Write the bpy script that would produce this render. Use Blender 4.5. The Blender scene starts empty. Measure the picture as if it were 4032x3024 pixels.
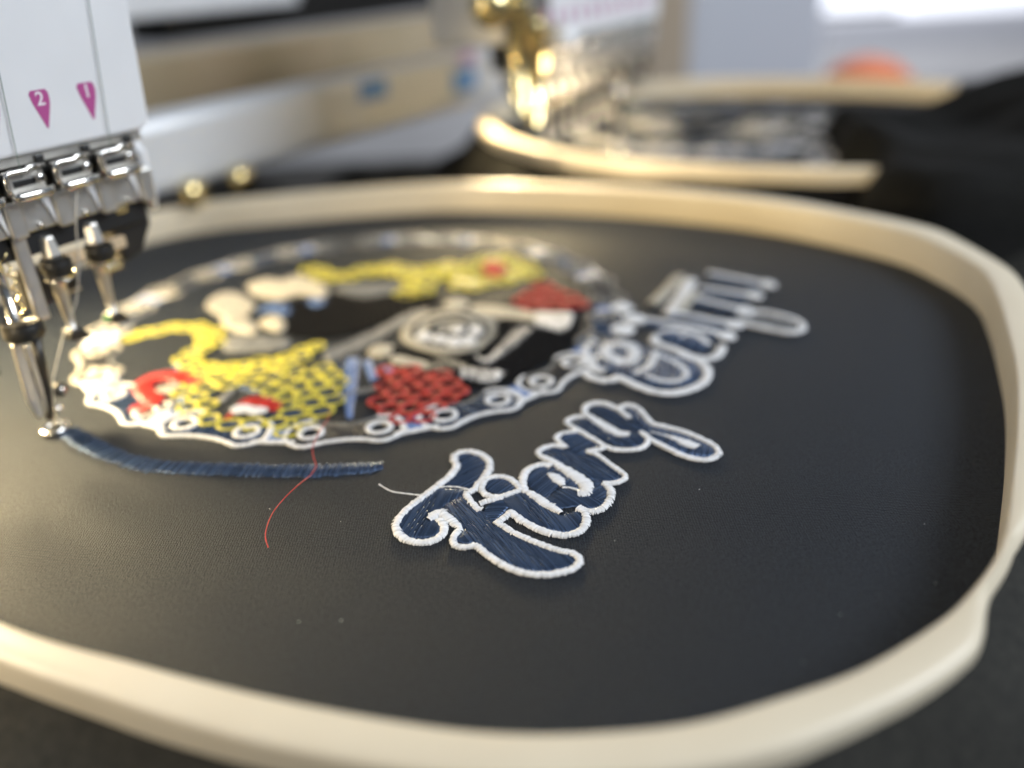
import bpy, math, random
import numpy as np
from mathutils import Matrix, Vector
random.seed(7); rng = np.random.default_rng(7)
scene = bpy.context.scene
COL = scene.collection
# ------------------------------------------------------------------ camera
FPX, PITCH, ROLL, CAMH = 3300.0, math.radians(27), math.radians(3), 0.08895
fwd = np.array([0, math.cos(PITCH), -math.sin(PITCH)]); up0 = np.array([0, math.sin(PITCH), math.cos(PITCH)]); r0 = np.array([1., 0, 0])
cr, sr = math.cos(ROLL), math.sin(ROLL)
right = cr*r0 - sr*up0; up = sr*r0 + cr*up0
CAM = np.array([0, 0, CAMH])
cd = bpy.data.cameras.new('camera'); cam = bpy.data.objects.new('camera', cd); COL.objects.link(cam)
M = Matrix.Identity(4)
for i in range(3): M[i][0], M[i][1], M[i][2], M[i][3] = right[i], up[i], -fwd[i], CAM[i]
cam.matrix_world = M
cd.sensor_width = 36; cd.lens = 36*FPX/4032; cd.clip_start = .005; cd.clip_end = 50
cd.dof.use_dof = True; cd.dof.focus_distance = .148; cd.dof.aperture_fstop = 4.9; cd.dof.aperture_blades = 0
scene.camera = cam
# ------------------------------------------------------------------ world, lamps, exposure
w = bpy.data.worlds.new('World'); scene.world = w; w.use_nodes = True
w.node_tree.nodes['Background'].inputs[0].default_value = (.72, .84, 1, 1)
w.node_tree.nodes['Background'].inputs[1].default_value = .13
scene.view_settings.view_transform = 'Standard'; scene.view_settings.look = 'None'
scene.view_settings.exposure = 0; scene.view_settings.gamma = 1
def lamp(name, kind, loc, target, energy, color, size=.1, spot=None):
    l = bpy.data.lights.new(name, kind); l.energy = energy; l.color = color
    if kind == 'AREA': l.shape = 'RECTANGLE'; l.size = size; l.size_y = size*.6
    else: l.shadow_soft_size = size
    if spot: l.spot_size = math.radians(spot); l.spot_blend = .6
    o = bpy.data.objects.new(name, l); COL.objects.link(o); o.location = loc
    o.rotation_euler = (Vector(target)-Vector(loc)).to_track_quat('-Z', 'Y').to_euler()
    return o
lamp('window_light', 'AREA', (.95, .02, .75), (.0, .2, .02), 18, (.87, .93, 1), .8)
lamp('wall_fill_light', 'AREA', (.8, 1.55, .9), (.95, 2.55, -.1), 34, (.90, .93, 1), .8)  # added fill lamp aimed at the back wall, brightens the background
lamp('room_light', 'AREA', (-.75, -.25, .55), (0, .2, 0), 3.4, (1, .95, .88), .22)
# frame of the machine: U runs along the row of heads, N points out of the head's face
AZ = math.radians(32)
U = np.array([math.sin(AZ), math.cos(AZ), 0]); N = np.array([U[1], -U[0], 0])
PITCH_HEADS = .300
# ------------------------------------------------------------------ pixel (4032x3024) -> point
def ray(x, y):
    x = (x-2016)/FPX; y = (y-1512)/FPX
    return fwd + right*x - up*y
def P(x, y, z=0.):
    d = ray(x, y); return CAM + d*((z-CAMH)/d[2])
def PVn(x, y, pt, n):
    d = ray(x, y); return CAM + d*(np.dot(np.asarray(pt)-CAM, n)/np.dot(d, n))
REG = dict(A=(1500,1740,.37975), B=(1950,1550,.40687), C=(250,1200,.34965), D=(900,1400,.36166), E=(1650,1350,.36166),
           G=(1400,1050,.45208), K=(500,900,.45208), L=(1150,900,.5651), M=(0,1000,.48216), T=(2200,980,.49729),
           V=(200,900,.57252), Q=(900,1650,.36166), S=(0,0,1.), d=(0,0,4032/2212))
def tr(reg, pts, z=0.):
    ox, oy, k = REG[reg]
    return np.array([P(ox+x*k, oy+y*k, z)[:2] for x, y in pts])
# ------------------------------------------------------------------ materials
MATS = {}
def mat(name, col, rough=.5, metal=0., sheen=0., noise=None, bump=None, coat=0., spec=.5, sheen_tint=None, emit=None, rvar=None, trans=None):
    m = bpy.data.materials.new(name); m.use_nodes = True; nt = m.node_tree; b = nt.nodes['Principled BSDF']
    b.inputs['Base Color'].default_value = (*col, 1); b.inputs['Roughness'].default_value = rough
    b.inputs['Metallic'].default_value = metal; b.inputs['Sheen Weight'].default_value = sheen
    b.inputs['Sheen Roughness'].default_value = .35; b.inputs['Coat Weight'].default_value = coat
    b.inputs['Specular IOR Level'].default_value = spec
    if sheen_tint: b.inputs['Sheen Tint'].default_value = (*sheen_tint, 1)
    tc = nt.nodes.new('ShaderNodeTexCoord')
    def ntex(scale, detail=3):
        n = nt.nodes.new('ShaderNodeTexNoise'); n.inputs['Scale'].default_value = scale; n.inputs['Detail'].default_value = detail
        nt.links.new(tc.outputs['Object'], n.inputs['Vector']); return n
    if noise:                                   # (scale, dark colour, light colour)
        n = ntex(noise[0]); r = nt.nodes.new('ShaderNodeValToRGB')
        r.color_ramp.elements[0].position = .32; r.color_ramp.elements[1].position = .68
        r.color_ramp.elements[0].color = (*noise[1], 1); r.color_ramp.elements[1].color = (*noise[2], 1)
        nt.links.new(n.outputs['Fac'], r.inputs['Fac']); nt.links.new(r.outputs['Color'], b.inputs['Base Color'])
    if rvar:
        n = ntex(rvar[0]); mr = nt.nodes.new('ShaderNodeMapRange'); mr.inputs['To Min'].default_value = rvar[1]; mr.inputs['To Max'].default_value = rvar[2]
        nt.links.new(n.outputs['Fac'], mr.inputs['Value']); nt.links.new(mr.outputs['Result'], b.inputs['Roughness'])
    if bump:                                    # (scale, distance)
        n = ntex(bump[0]); bp = nt.nodes.new('ShaderNodeBump'); bp.inputs['Distance'].default_value = bump[1]; bp.inputs['Strength'].default_value = 1
        nt.links.new(n.outputs['Fac'], bp.inputs['Height']); nt.links.new(bp.outputs['Normal'], b.inputs['Normal'])
    if emit:
        b.inputs['Emission Color'].default_value = (*emit[0], 1); b.inputs['Emission Strength'].default_value = emit[1]
    MATS[name] = m; return m
FABRIC = mat('black_cotton', (.006,.008,.013), .60, sheen=.0, spec=.5)
def weave(m):
    nt = m.node_tree; b = nt.nodes['Principled BSDF']; N_ = nt.nodes.new; L_ = nt.links.new
    tc = N_('ShaderNodeTexCoord')
    def wav(ax, sc):
        w_ = N_('ShaderNodeTexWave'); w_.bands_direction = ax; w_.inputs['Scale'].default_value = sc; w_.inputs['Distortion'].default_value = 3.5; w_.inputs['Detail'].default_value = 2; w_.inputs['Detail Scale'].default_value = 1.6
        L_(tc.outputs['Object'], w_.inputs['Vector']); return w_
    wx, wy = wav('X', 690), wav('Y', 690)
    n1 = N_('ShaderNodeTexNoise'); n1.inputs['Scale'].default_value = 2300; n1.inputs['Detail'].default_value = 4; n1.inputs['Roughness'].default_value = .75
    n2 = N_('ShaderNodeTexNoise'); n2.inputs['Scale'].default_value = 70; n2.inputs['Detail'].default_value = 2
    for n in (n1, n2): L_(tc.outputs['Object'], n.inputs['Vector'])
    mul = N_('ShaderNodeMath'); mul.operation = 'MULTIPLY'; L_(wx.outputs['Fac'], mul.inputs[0]); L_(wy.outputs['Fac'], mul.inputs[1])
    mx = N_('ShaderNodeMath'); mx.operation = 'MULTIPLY_ADD'; mx.inputs[1].default_value = .42; L_(mul.outputs[0], mx.inputs[0]); L_(n1.outputs['Fac'], mx.inputs[2])
    r = N_('ShaderNodeMapRange'); r.inputs['From Min'].default_value = .36; r.inputs['From Max'].default_value = .9; L_(mx.outputs[0], r.inputs['Value'])
    cr_ = N_('ShaderNodeValToRGB'); cr_.color_ramp.elements[0].color = (.0010,.0019,.0042,1); cr_.color_ramp.elements[1].color = (.0065,.0110,.0210,1)
    L_(r.outputs['Result'], cr_.inputs['Fac']); L_(cr_.outputs['Color'], b.inputs['Base Color'])
    sp_ = N_('ShaderNodeMapRange'); sp_.inputs['To Min'].default_value = .10; sp_.inputs['To Max'].default_value = .85; L_(r.outputs['Result'], sp_.inputs['Value']); L_(sp_.outputs['Result'], b.inputs['Specular IOR Level'])
    b1 = N_('ShaderNodeBump'); b1.inputs['Distance'].default_value = .0009; b1.inputs['Strength'].default_value = .25; L_(n2.outputs['Fac'], b1.inputs['Height'])
    b2 = N_('ShaderNodeBump'); b2.inputs['Distance'].default_value = .00027; L_(r.outputs['Result'], b2.inputs['Height']); L_(b1.outputs['Normal'], b2.inputs['Normal']); L_(b2.outputs['Normal'], b.inputs['Normal'])
weave(FABRIC); FABRIC.node_tree.nodes['Principled BSDF'].inputs['Specular Tint'].default_value = (.84, .92, 1, 1)
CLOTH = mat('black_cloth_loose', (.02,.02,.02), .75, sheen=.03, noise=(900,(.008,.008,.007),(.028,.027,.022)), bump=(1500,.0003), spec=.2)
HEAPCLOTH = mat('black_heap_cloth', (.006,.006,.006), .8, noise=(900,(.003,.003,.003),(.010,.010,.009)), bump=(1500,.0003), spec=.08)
PLASTIC = mat('cream_plastic', (.80,.75,.66), .38, noise=(40,(.66,.575,.43),(.70,.62,.475)), bump=(500,.00003), rvar=(120,.32,.46))
WHITE_T = mat('white_thread', (.80,.80,.81), .45, sheen=.2)
CREAM_T = mat('cream_thread', (.46,.43,.36), .45, sheen=.2)
NAVY_T = mat('navy_thread', (.064,.100,.178), .30, metal=.66)
BLUE_T = mat('blue_thread', (.12,.20,.42), .38, sheen=.1)
GREY_T = mat('grey_thread', (.16,.165,.17), .4, sheen=.1)
CHAR_T = mat('charcoal_thread', (.014,.015,.019), .34, sheen=.05, spec=.7)
BLACK_T = mat('black_thread', (.004,.004,.005), .7, spec=.12)
YELLOW_T = mat('yellow_thread', (.54,.48,.04), .42, sheen=.15)
RED_T = mat('red_thread', (.40,.018,.014), .42, sheen=.15)
CHROME = mat('chrome', (.78,.76,.72), .16, 1, bump=(900,.00004), rvar=(300,.10,.26))
STEEL = mat('brushed_steel', (.62,.60,.56), .40, 1, bump=(1200,.00003), rvar=(400,.32,.5))
DARKMETAL = mat('blued_metal', (.05,.048,.045), .38, .8, rvar=(300,.3,.5))
BRASS = mat('polished_brass', (.86,.70,.36), .22, 1, rvar=(300,.16,.3))
BLACKP = mat('black_plastic', (.012,.012,.012), .4)
HEADW = mat('white_enamel', (.74,.74,.75), .42, noise=(35,(.70,.70,.71),(.76,.76,.77)), bump=(400,.00002))
PURPLE = mat('purple_print', (.42,.07,.25), .5)
PRINTW = mat('white_print', (.82,.76,.80), .5)
FELT = mat('tan_felt', (.55,.42,.27), .85, bump=(2500,.0002))
THREADG = mat('grey_green_thread', (.22,.27,.23), .5)
THREADP = mat('pale_thread', (.55,.53,.48), .45)
GREEN = mat('green_plastic', (.12,.35,.10), .5)
GREYMETAL = mat('grey_painted_metal', (.34,.34,.36), .45, noise=(60,(.31,.31,.33),(.37,.37,.39)))
SILVER = mat('anodised_aluminium', (.66,.68,.71), .35, .25, rvar=(60,.28,.42))
TANBAR = mat('tan_painted_metal', (.42,.34,.22), .5, noise=(20,(.38,.31,.2),(.46,.37,.25)))
WALL = mat('grey_wall_paint', (.50,.49,.49), .8, noise=(3,(.47,.46,.46),(.53,.52,.52)))
LIGHTPANEL = mat('pale_cabinet', (.62,.65,.72), .5)
TABLE = mat('dark_table', (.05,.045,.04), .5, noise=(8,(.04,.036,.03),(.06,.055,.045)))
ORANGE = mat('orange_plastic', (.75,.16,.03), .45)
STICK_B = mat('blue_sticker', (.10,.25,.62), .45)
STICK_V = mat('violet_sticker', (.45,.28,.58), .45)
WOOD = mat('tan_board', (.48,.39,.29), .6)
for k_, m_ in MATS.items():                                   # each stitch a little lighter or darker than the next
    if k_.endswith('_thread') and k_ not in ('grey_green_thread', 'pale_thread'):
        nt = m_.node_tree; b = nt.nodes['Principled BSDF']; at = nt.nodes.new('ShaderNodeAttribute'); at.attribute_name = 'tone'
        amp = .7 if k_ in ('white_thread', 'cream_thread') else 1
        mr = nt.nodes.new('ShaderNodeMapRange'); mr.inputs['From Min'].default_value = .5; mr.inputs['From Max'].default_value = 1.6; mr.inputs['To Min'].default_value = 1-.4*amp; mr.inputs['To Max'].default_value = 1+.45*amp*(.25 if amp < 1 else 1)
        vm = nt.nodes.new('ShaderNodeVectorMath'); vm.operation = 'SCALE'; vm.inputs[0].default_value = b.inputs['Base Color'].default_value[:3]
        nt.links.new(at.outputs['Fac'], mr.inputs['Value']); nt.links.new(mr.outputs['Result'], vm.inputs['Scale']); nt.links.new(vm.outputs['Vector'], b.inputs['Base Color'])
        m2 = nt.nodes.new('ShaderNodeMapRange'); m2.inputs['From Min'].default_value = .5; m2.inputs['From Max'].default_value = 1.6; lo_, hi_ = {'black_thread':(.7,.9), 'navy_thread':(.17,.36)}.get(k_, (.24,.5)); m2.inputs['To Min'].default_value = lo_; m2.inputs['To Max'].default_value = hi_
        nt.links.new(at.outputs['Fac'], m2.inputs['Value']); nt.links.new(m2.outputs['Result'], b.inputs['Roughness'])
LINT = mat('lint', (.8,.8,.78), .8)
# ------------------------------------------------------------------ mesh builder
class MB:
    def __init__(s): s.v = []; s.f = []; s.tone = []
    def add(s, v, f):
        o = len(s.v); s.v.extend([tuple(map(float, p)) for p in v]); s.f.extend([tuple(i+o for i in q) for q in f])
    def build(s, name, m, parent=None, smooth=True, bevel=0.):
        me = bpy.data.meshes.new(name); me.from_pydata(s.v, [], s.f); me.update()
        if smooth: me.polygons.foreach_set('use_smooth', [True]*len(me.polygons))
        me.materials.append(m)
        if s.tone and len(s.tone)*15 == len(s.v):
            at = me.attributes.new('tone', 'FLOAT', 'POINT'); at.data.foreach_set('value', np.repeat(np.array(s.tone), 15))
        o = bpy.data.objects.new(name, me); COL.objects.link(o)
        if bevel:
            b = o.modifiers.new('bevel', 'BEVEL'); b.width = bevel; b.segments = 2; b.limit_method = 'ANGLE'; b.angle_limit = math.radians(40); b.harden_normals = False
        if parent: o.parent = parent
        return o
    def frame(s, a, b):
        d = np.asarray(b, float)-np.asarray(a, float); L = np.linalg.norm(d); d = d/L
        x = np.cross(d, (0,0,1)); 
        if np.linalg.norm(x) < 1e-4: x = np.array([1.,0,0])
        x /= np.linalg.norm(x); return d, x, np.cross(d, x)
    def tube(s, pts, r, k=8, caps=True):
        pts = [np.asarray(p, float) for p in pts]; n = len(pts); rr = r if hasattr(r, '__len__') else [r]*n
        V = []; x = None
        for i in range(n):
            a = pts[max(0, i-1)]; b = pts[min(n-1, i+1)]; d = (b-a)/(np.linalg.norm(b-a)+1e-12)
            if x is None:
                x = np.cross(d, (0,0,1)); 
                if np.linalg.norm(x) < 1e-3: x = np.array([1.,0,0])
            x = x - d*np.dot(x, d); x /= np.linalg.norm(x); y = np.cross(d, x)
            for j in range(k):
                t = 2*math.pi*j/k; V.append(pts[i]+rr[i]*(math.cos(t)*x+math.sin(t)*y))
        F = [(i*k+j, i*k+(j+1)%k, (i+1)*k+(j+1)%k, (i+1)*k+j) for i in range(n-1) for j in range(k)]
        if caps: F += [tuple(range(k))[::-1], tuple(range((n-1)*k, n*k))]
        s.add(V, F)
    def box(s, c, ax, half):
        c = np.asarray(c, float); V = []
        for sx in (-1,1):
            for sy in (-1,1):
                for sz in (-1,1): V.append(c+sx*half[0]*np.asarray(ax[0])+sy*half[1]*np.asarray(ax[1])+sz*half[2]*np.asarray(ax[2]))
        s.add(V, [(0,1,3,2),(4,6,7,5),(0,4,5,1),(2,3,7,6),(0,2,6,4),(1,5,7,3)])
    def prism(s, pts, off):
        n = len(pts); off = np.asarray(off, float); V = [np.asarray(p, float) for p in pts]+[np.asarray(p, float)+off for p in pts]
        s.add(V, [tuple(range(n))[::-1], tuple(range(n, 2*n))]+[(i, (i+1)%n, n+(i+1)%n, n+i) for i in range(n)])
    def ball(s, c, r, k=10):
        V = []; F = []
        for i in range(k+1):
            a = math.pi*i/k
            for j in range(k): t = 2*math.pi*j/k; V.append(np.asarray(c)+np.array([math.sin(a)*math.cos(t)*r, math.sin(a)*math.sin(t)*r, math.cos(a)*r]))
        F = [(i*k+j, (i+1)*k+j, (i+1)*k+(j+1)%k, i*k+(j+1)%k) for i in range(k) for j in range(k)]
        s.add(V, F)
def empty(name, loc, label, cat, group=None):
    o = bpy.data.objects.new(name, None); COL.objects.link(o); o.empty_display_size = .01
    o.location = loc; tag(o, label, cat, group); return o
def tag(o, label, cat, group=None):
    o['label'] = label; o['category'] = cat
    if group: o['group'] = group
    return o
def struct(o): o['kind'] = 'structure'; return o
def keep(o, parent):                      # parent while the mesh stays where it was built
    o.parent = parent; o.matrix_parent_inverse = Matrix.Translation(-Vector(parent.location)); return o
def crom(p, closed=False, step=.0006):
    p = np.asarray(p, float); n = len(p); out = []
    for i in range(n if closed else n-1):
        g = (lambda k: p[k % n]) if closed else (lambda k: p[min(max(k, 0), n-1)])
        a, b, c, d = g(i-1), g(i), g(i+1), g(i+2)
        m = max(2, int(np.linalg.norm(c-b)/step)+1)
        for t in np.linspace(0, 1, m, endpoint=False):
            out.append(.5*((2*b)+(c-a)*t+(2*a-5*b+4*c-d)*t*t+(3*b-a-3*c+d)*t**3))
    if not closed: out.append(p[-1])
    return np.array(out)
# ------------------------------------------------------------------ stitches
PROFILE = np.array([0, .16, .5, .84, 1.])
def stitch(mb, a, b, hw, z0, crown, hr):
    a = np.asarray(a); b = np.asarray(b); d = b-a; L = np.linalg.norm(d)
    if L < 1e-5: return
    d = d/L; n = np.array([-d[1], d[0]]); V = []
    for t in PROFILE:
        p = a+d*L*t; zz = z0+crown*(1-(2*t-1)**4); e = 1 if 0 < t < 1 else .55
        V += [(p[0]-n[0]*hw*e, p[1]-n[1]*hw*e, zz-hr*.35), (p[0], p[1], zz+hr*e), (p[0]+n[0]*hw*e, p[1]+n[1]*hw*e, zz-hr*.35)]
    F = []
    for i in range(4):
        o = i*3; F += [(o, o+1, o+4, o+3), (o+1, o+2, o+5, o+4)]
    F += [(0,2,1), (12,13,14)]
    mb.add(V, F); mb.tone.append(float(np.clip(rng.normal(1, .22), .5, 1.6)))
def satin(mb, pts, width, sp=.00032, z0=.0002, crown=.0005, closed=False, smooth=True, jit=.12, nw=3):
    pts = np.asarray(pts, float)
    wid = np.atleast_1d(np.asarray(width, float))
    q = crom(pts, closed) if smooth else pts
    if closed: q = np.vstack([q, q[:1]])
    seg = np.linalg.norm(np.diff(q, axis=0), axis=1); s = np.r_[0, np.cumsum(seg)]; L = s[-1]
    if len(wid) > 1: ws = np.interp(np.linspace(0, 1, 200), np.linspace(0, 1, len(wid)), wid)
    for t in np.arange(0, L, sp):
        i = min(np.searchsorted(s, t, 'right')-1, len(seg)-1)
        p = q[i]+(q[i+1]-q[i])*((t-s[i])/max(seg[i], 1e-9))
        i0 = max(0, i-nw); i1 = min(len(q)-1, i+nw+1); d = q[i1]-q[i0]; d /= np.linalg.norm(d)+1e-12
        n = np.array([-d[1], d[0]]); w_ = (wid[0] if len(wid) == 1 else ws[int(t/L*199)])/2
        sk = d*sp*.35
        a = p+n*w_*(1+rng.normal(0, jit))+sk; b = p-n*w_*(1+rng.normal(0, jit))-sk
        stitch(mb, a, b, sp*.70, z0+rng.normal(0, .00001), min(crown, w_*.7)*(1+rng.normal(0, .05)), sp*.38)
def fill(mb, poly, ang, sp=.00034, z0=.0002, crown=.0003, maxlen=.007, jit=.00008):
    poly = np.asarray(poly, float); c, s = math.cos(math.radians(ang)), math.sin(math.radians(ang))
    R = np.array([[c, s], [-s, c]]); q = poly@R.T
    y = q[:,1].min()+sp*.5; row = 0
    while y < q[:,1].max():
        xs = []
        for i in range(len(q)):
            a, b = q[i], q[(i+1) % len(q)]
            if (a[1] > y) != (b[1] > y): xs.append(a[0]+(y-a[1])/(b[1]-a[1])*(b[0]-a[0]))
        xs.sort()
        for j in range(0, len(xs)-1, 2):
            x0, x1 = xs[j]+rng.normal(0, jit), xs[j+1]+rng.normal(0, jit)
            L = x1-x0
            if L < .0003: continue
            cuts = [x0]
            if L > maxlen:
                st = maxlen*.6; x = x0+st*((row*.37) % 1)+st*.3
                while x < x1-st*.2: cuts.append(x); x += st
            cuts.append(x1)
            for u0, u1 in zip(cuts[:-1], cuts[1:]):
                l = u1-u0
                A = np.array([u0, y+rng.normal(0, sp*.06)])@R; B = np.array([u1, y+rng.normal(0, sp*.06)])@R
                stitch(mb, A, B, sp*.66, z0+rng.normal(0, .000012), min(crown, .1*l)*(1+rng.normal(0, .04)), sp*.36)
        y += sp; row += 1
def ellipse(c, rx, ry, n=16, rot=0.):
    t = np.linspace(0, 2*math.pi, n, endpoint=False); x, y = rx*np.cos(t), ry*np.sin(t); cc, ss = math.cos(rot), math.sin(rot)
    return np.stack([c[0]+cc*x-ss*y, c[1]+ss*x+cc*y], 1)
def inside(p, poly):
    r = False
    for i in range(len(poly)):
        a, b = poly[i], poly[i-1]
        if (a[1] > p[1]) != (b[1] > p[1]) and p[0] < (b[0]-a[0])*(p[1]-a[1])/(b[1]-a[1])+a[0]: r = not r
    return r
# ================================================================== HOOP OUTLINE (shared by both hoops)
HZ = .010
inner_px = [(0,1340),(300,1430),(600,1505),(900,1560),(1100,1580),(1300,1577),(1500,1555),(1685,1503),(1834,1451),(1945,1392),(2057,1314),(2131,1228),(2164,1165),(2179,1095),(2190,995),(2196,915),(2196,816),(2184,741),(2155,640),(2119,580),(2030,528),(1927,490),(1700,444),(1500,420),(1300,406),(1100,400),(900,402),(600,425),(370,452)]
inner = np.array([P(x*4032/2212, y*4032/2212, HZ)[:2] for x, y in inner_px])
inner = np.vstack([inner, [(-.150,.285),(-.162,.245),(-.160,.195),(-.143,.150),(-.112,.113)]])
HC = np.array([-.018,.200])
def polar(p): d = p-HC; return np.arctan2(d[:,1], d[:,0]), np.hypot(d[:,0], d[:,1])
TH = np.linspace(-math.pi, math.pi, 720, endpoint=False)
ci = crom(inner, True, .001); ti, ri = polar(ci); o_ = np.argsort(ti); R_IN = np.interp(TH, ti[o_], ri[o_], period=2*math.pi)
outer_px = [(0,1423),(268,1515),(535,1595),(795,1649),(1536,1652),(1722,1607),(1908,1526),(2057,1444),(2112,1398),(2128,1368),(2133,1310),(2146,1262),(2168,1210),(2212,1154),(2212,611),(2132,547),(2030,495)]
outer = np.array([P(x*4032/2212, y*4032/2212, HZ)[:2] for x, y in outer_px])
to, ro = polar(outer); wo = ro-np.interp(to, TH, R_IN, period=2*math.pi)
ex_t = [math.radians(a) for a in (-82, -40, -30, -15, 26, 45, 60, 90, 120, 150, 180, -160)]; ex_w = [.0064, .0058, .0078, .0080, .0080, .007, .006, .006, .006, .0065, .007, .0065]
to = np.r_[to, ex_t]; wo = np.r_[wo, ex_w]; o_ = np.argsort(to)
W_OUT = np.interp(TH, to[o_], wo[o_], period=2*math.pi)
ker = np.ones(3)/3; W_OUT = np.convolve(np.r_[W_OUT[-1:], W_OUT, W_OUT[:1]], ker, 'valid')
R_OUT = R_IN+np.maximum(W_OUT, .0020)
def contour(r): return np.stack([HC[0]+r*np.cos(TH), HC[1]+r*np.sin(TH)], 1)
def rim_mesh():
    mb = MB(); b = .0007
    prof = [(R_IN+.0002, -.0022), (R_IN+.0001, .0), (R_IN, HZ-b), (R_IN+b*.3, HZ-b*.3), (R_IN+b, HZ), ((R_IN+R_OUT)/2, HZ+.00015), (R_OUT-b*1.6, HZ), (R_OUT-b*.45, HZ-b*.45), (R_OUT, HZ-b*1.6), (R_OUT+.0002, .0015), (R_OUT+.0001, -.0045), (R_IN+.0022, -.0045)]
    V = []
    for r, z in prof:
        c = contour(r); V += [(p[0]-HC[0], p[1]-HC[1], z) for p in c]
    n = len(TH); k = len(prof)
    F = [(i*n+j, i*n+(j+1) % n, ((i+1) % k)*n+(j+1) % n, ((i+1) % k)*n+j) for i in range(k) for j in range(n)]
    mb.add(V, F); return mb
def smoothnoise(seed, n=6, kmax=60):
    g = np.random.default_rng(seed); ks = [(g.normal(0, 1)*kmax/2, g.normal(0, 1)*kmax/2, g.uniform(0, 6.28)) for _ in range(n)]
    return lambda x, y: sum(math.sin(a*x+b*y+c) for a, b, c in ks)/math.sqrt(n)
nz1, nz2 = smoothnoise(3, 7, 90), smoothnoise(5, 8, 220)
def panel_mesh():
    mb = MB(); rings = 26; V = [(0,0,0)]; F = []; n = 240; sub = np.arange(0, 720, 3)
    for i in range(1, rings+1):
        f = i/rings
        for j in sub:
            r = (R_IN[j]+.001)*f; x, y = r*math.cos(TH[j]), r*math.sin(TH[j])
            V.append((x, y, 0 if f < .93 else -.0008*((f-.93)/.07)**2))
    for j in range(n):
        F.append((0, 1+j, 1+(j+1) % n))
        for i in range(rings-1): a = 1+i*n; F.append((a+j, a+n+j, a+n+(j+1) % n, a+(j+1) % n))
    mb.add(V, F); return mb
def loose_mesh(seed=0, span=.19):
    mb = MB(); rings = 46; n = 240; sub = np.arange(0, 720, 3); V = []; F = []
    for i in range(rings+1):
        f = i/rings; e = span*f**1.35
        for j in sub:
            r = R_OUT[j]-.0012+e; x, y = r*math.cos(TH[j]), r*math.sin(TH[j])
            s = min(1, e/.03)
            z = .0060+.0034*math.exp(-((TH[j]+.8)/.55)**2)-.022*(1-math.exp(-e/.028))+s*(.0058*nz1(x+seed, y)+.0040*nz2(x, y+seed))-.010*f
            z -= .0014*s*abs(math.sin(7*TH[j]+nz1(x, y)))
            V.append((x, y, z))
    F = [(i*n+j, i*n+(j+1) % n, (i+1)*n+(j+1) % n, (i+1)*n+j) for i in range(rings) for j in range(n)]
    mb.add(V, F); return mb
# ================================================================== TABLE, WALL
tb = MB(); tb.box((0,-.25,-.075), np.eye(3), (1.6,.95,.02)); struct(tb.build('table_top', TABLE, None, False))
wl = MB(); wl.box((0,2.6,.3), np.eye(3), (3.4,.05,1.7)); struct(wl.build('back_wall', WALL, None, False))
# ================================================================== HOOP + GARMENT
HB = (HC[0], HC[1], 0)
hoop = empty('embroidery_hoop', (HC[0], HC[1], -.0045), 'cream plastic hoop clamping the black cloth with the white script lettering', 'hoop', 'hoops')
rim = rim_mesh().build('rim', PLASTIC, hoop); rim.location = (0,0,.0045)
garment = empty('garment', (HC[0], HC[1], -.02), 'black cotton garment with navy script lettering and chain ring crest', 'garment', 'hooped garments')
pn = panel_mesh().build('hooped_panel', FABRIC, garment); pn.location = (0,0,.02)
ls = loose_mesh().build('loose_cloth', CLOTH, garment); ls.location = (0,0,.02)
PARTS = []
def part(mb, name, m, parent=None, label=None):
    o = mb.build(name, m)
    if parent is None: keep(o, garment)
    else: o.parent = parent
    if label: o['label'] = label
    return o
def multi(mb, polys, ang, **k):
    """fill of a polygon with holes: join rings by zero-width bridges"""
    p = np.asarray(polys[0], float)
    for h in polys[1:]:
        h = np.asarray(h, float)[::-1]; D = np.linalg.norm(p[:,None]-h[None], axis=2); i, j = np.unravel_index(D.argmin(), D.shape)
        p = np.vstack([p[:i+1], h[j:], h[:j+1], p[i:]])
    fill(mb, p, ang, **k)
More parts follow.
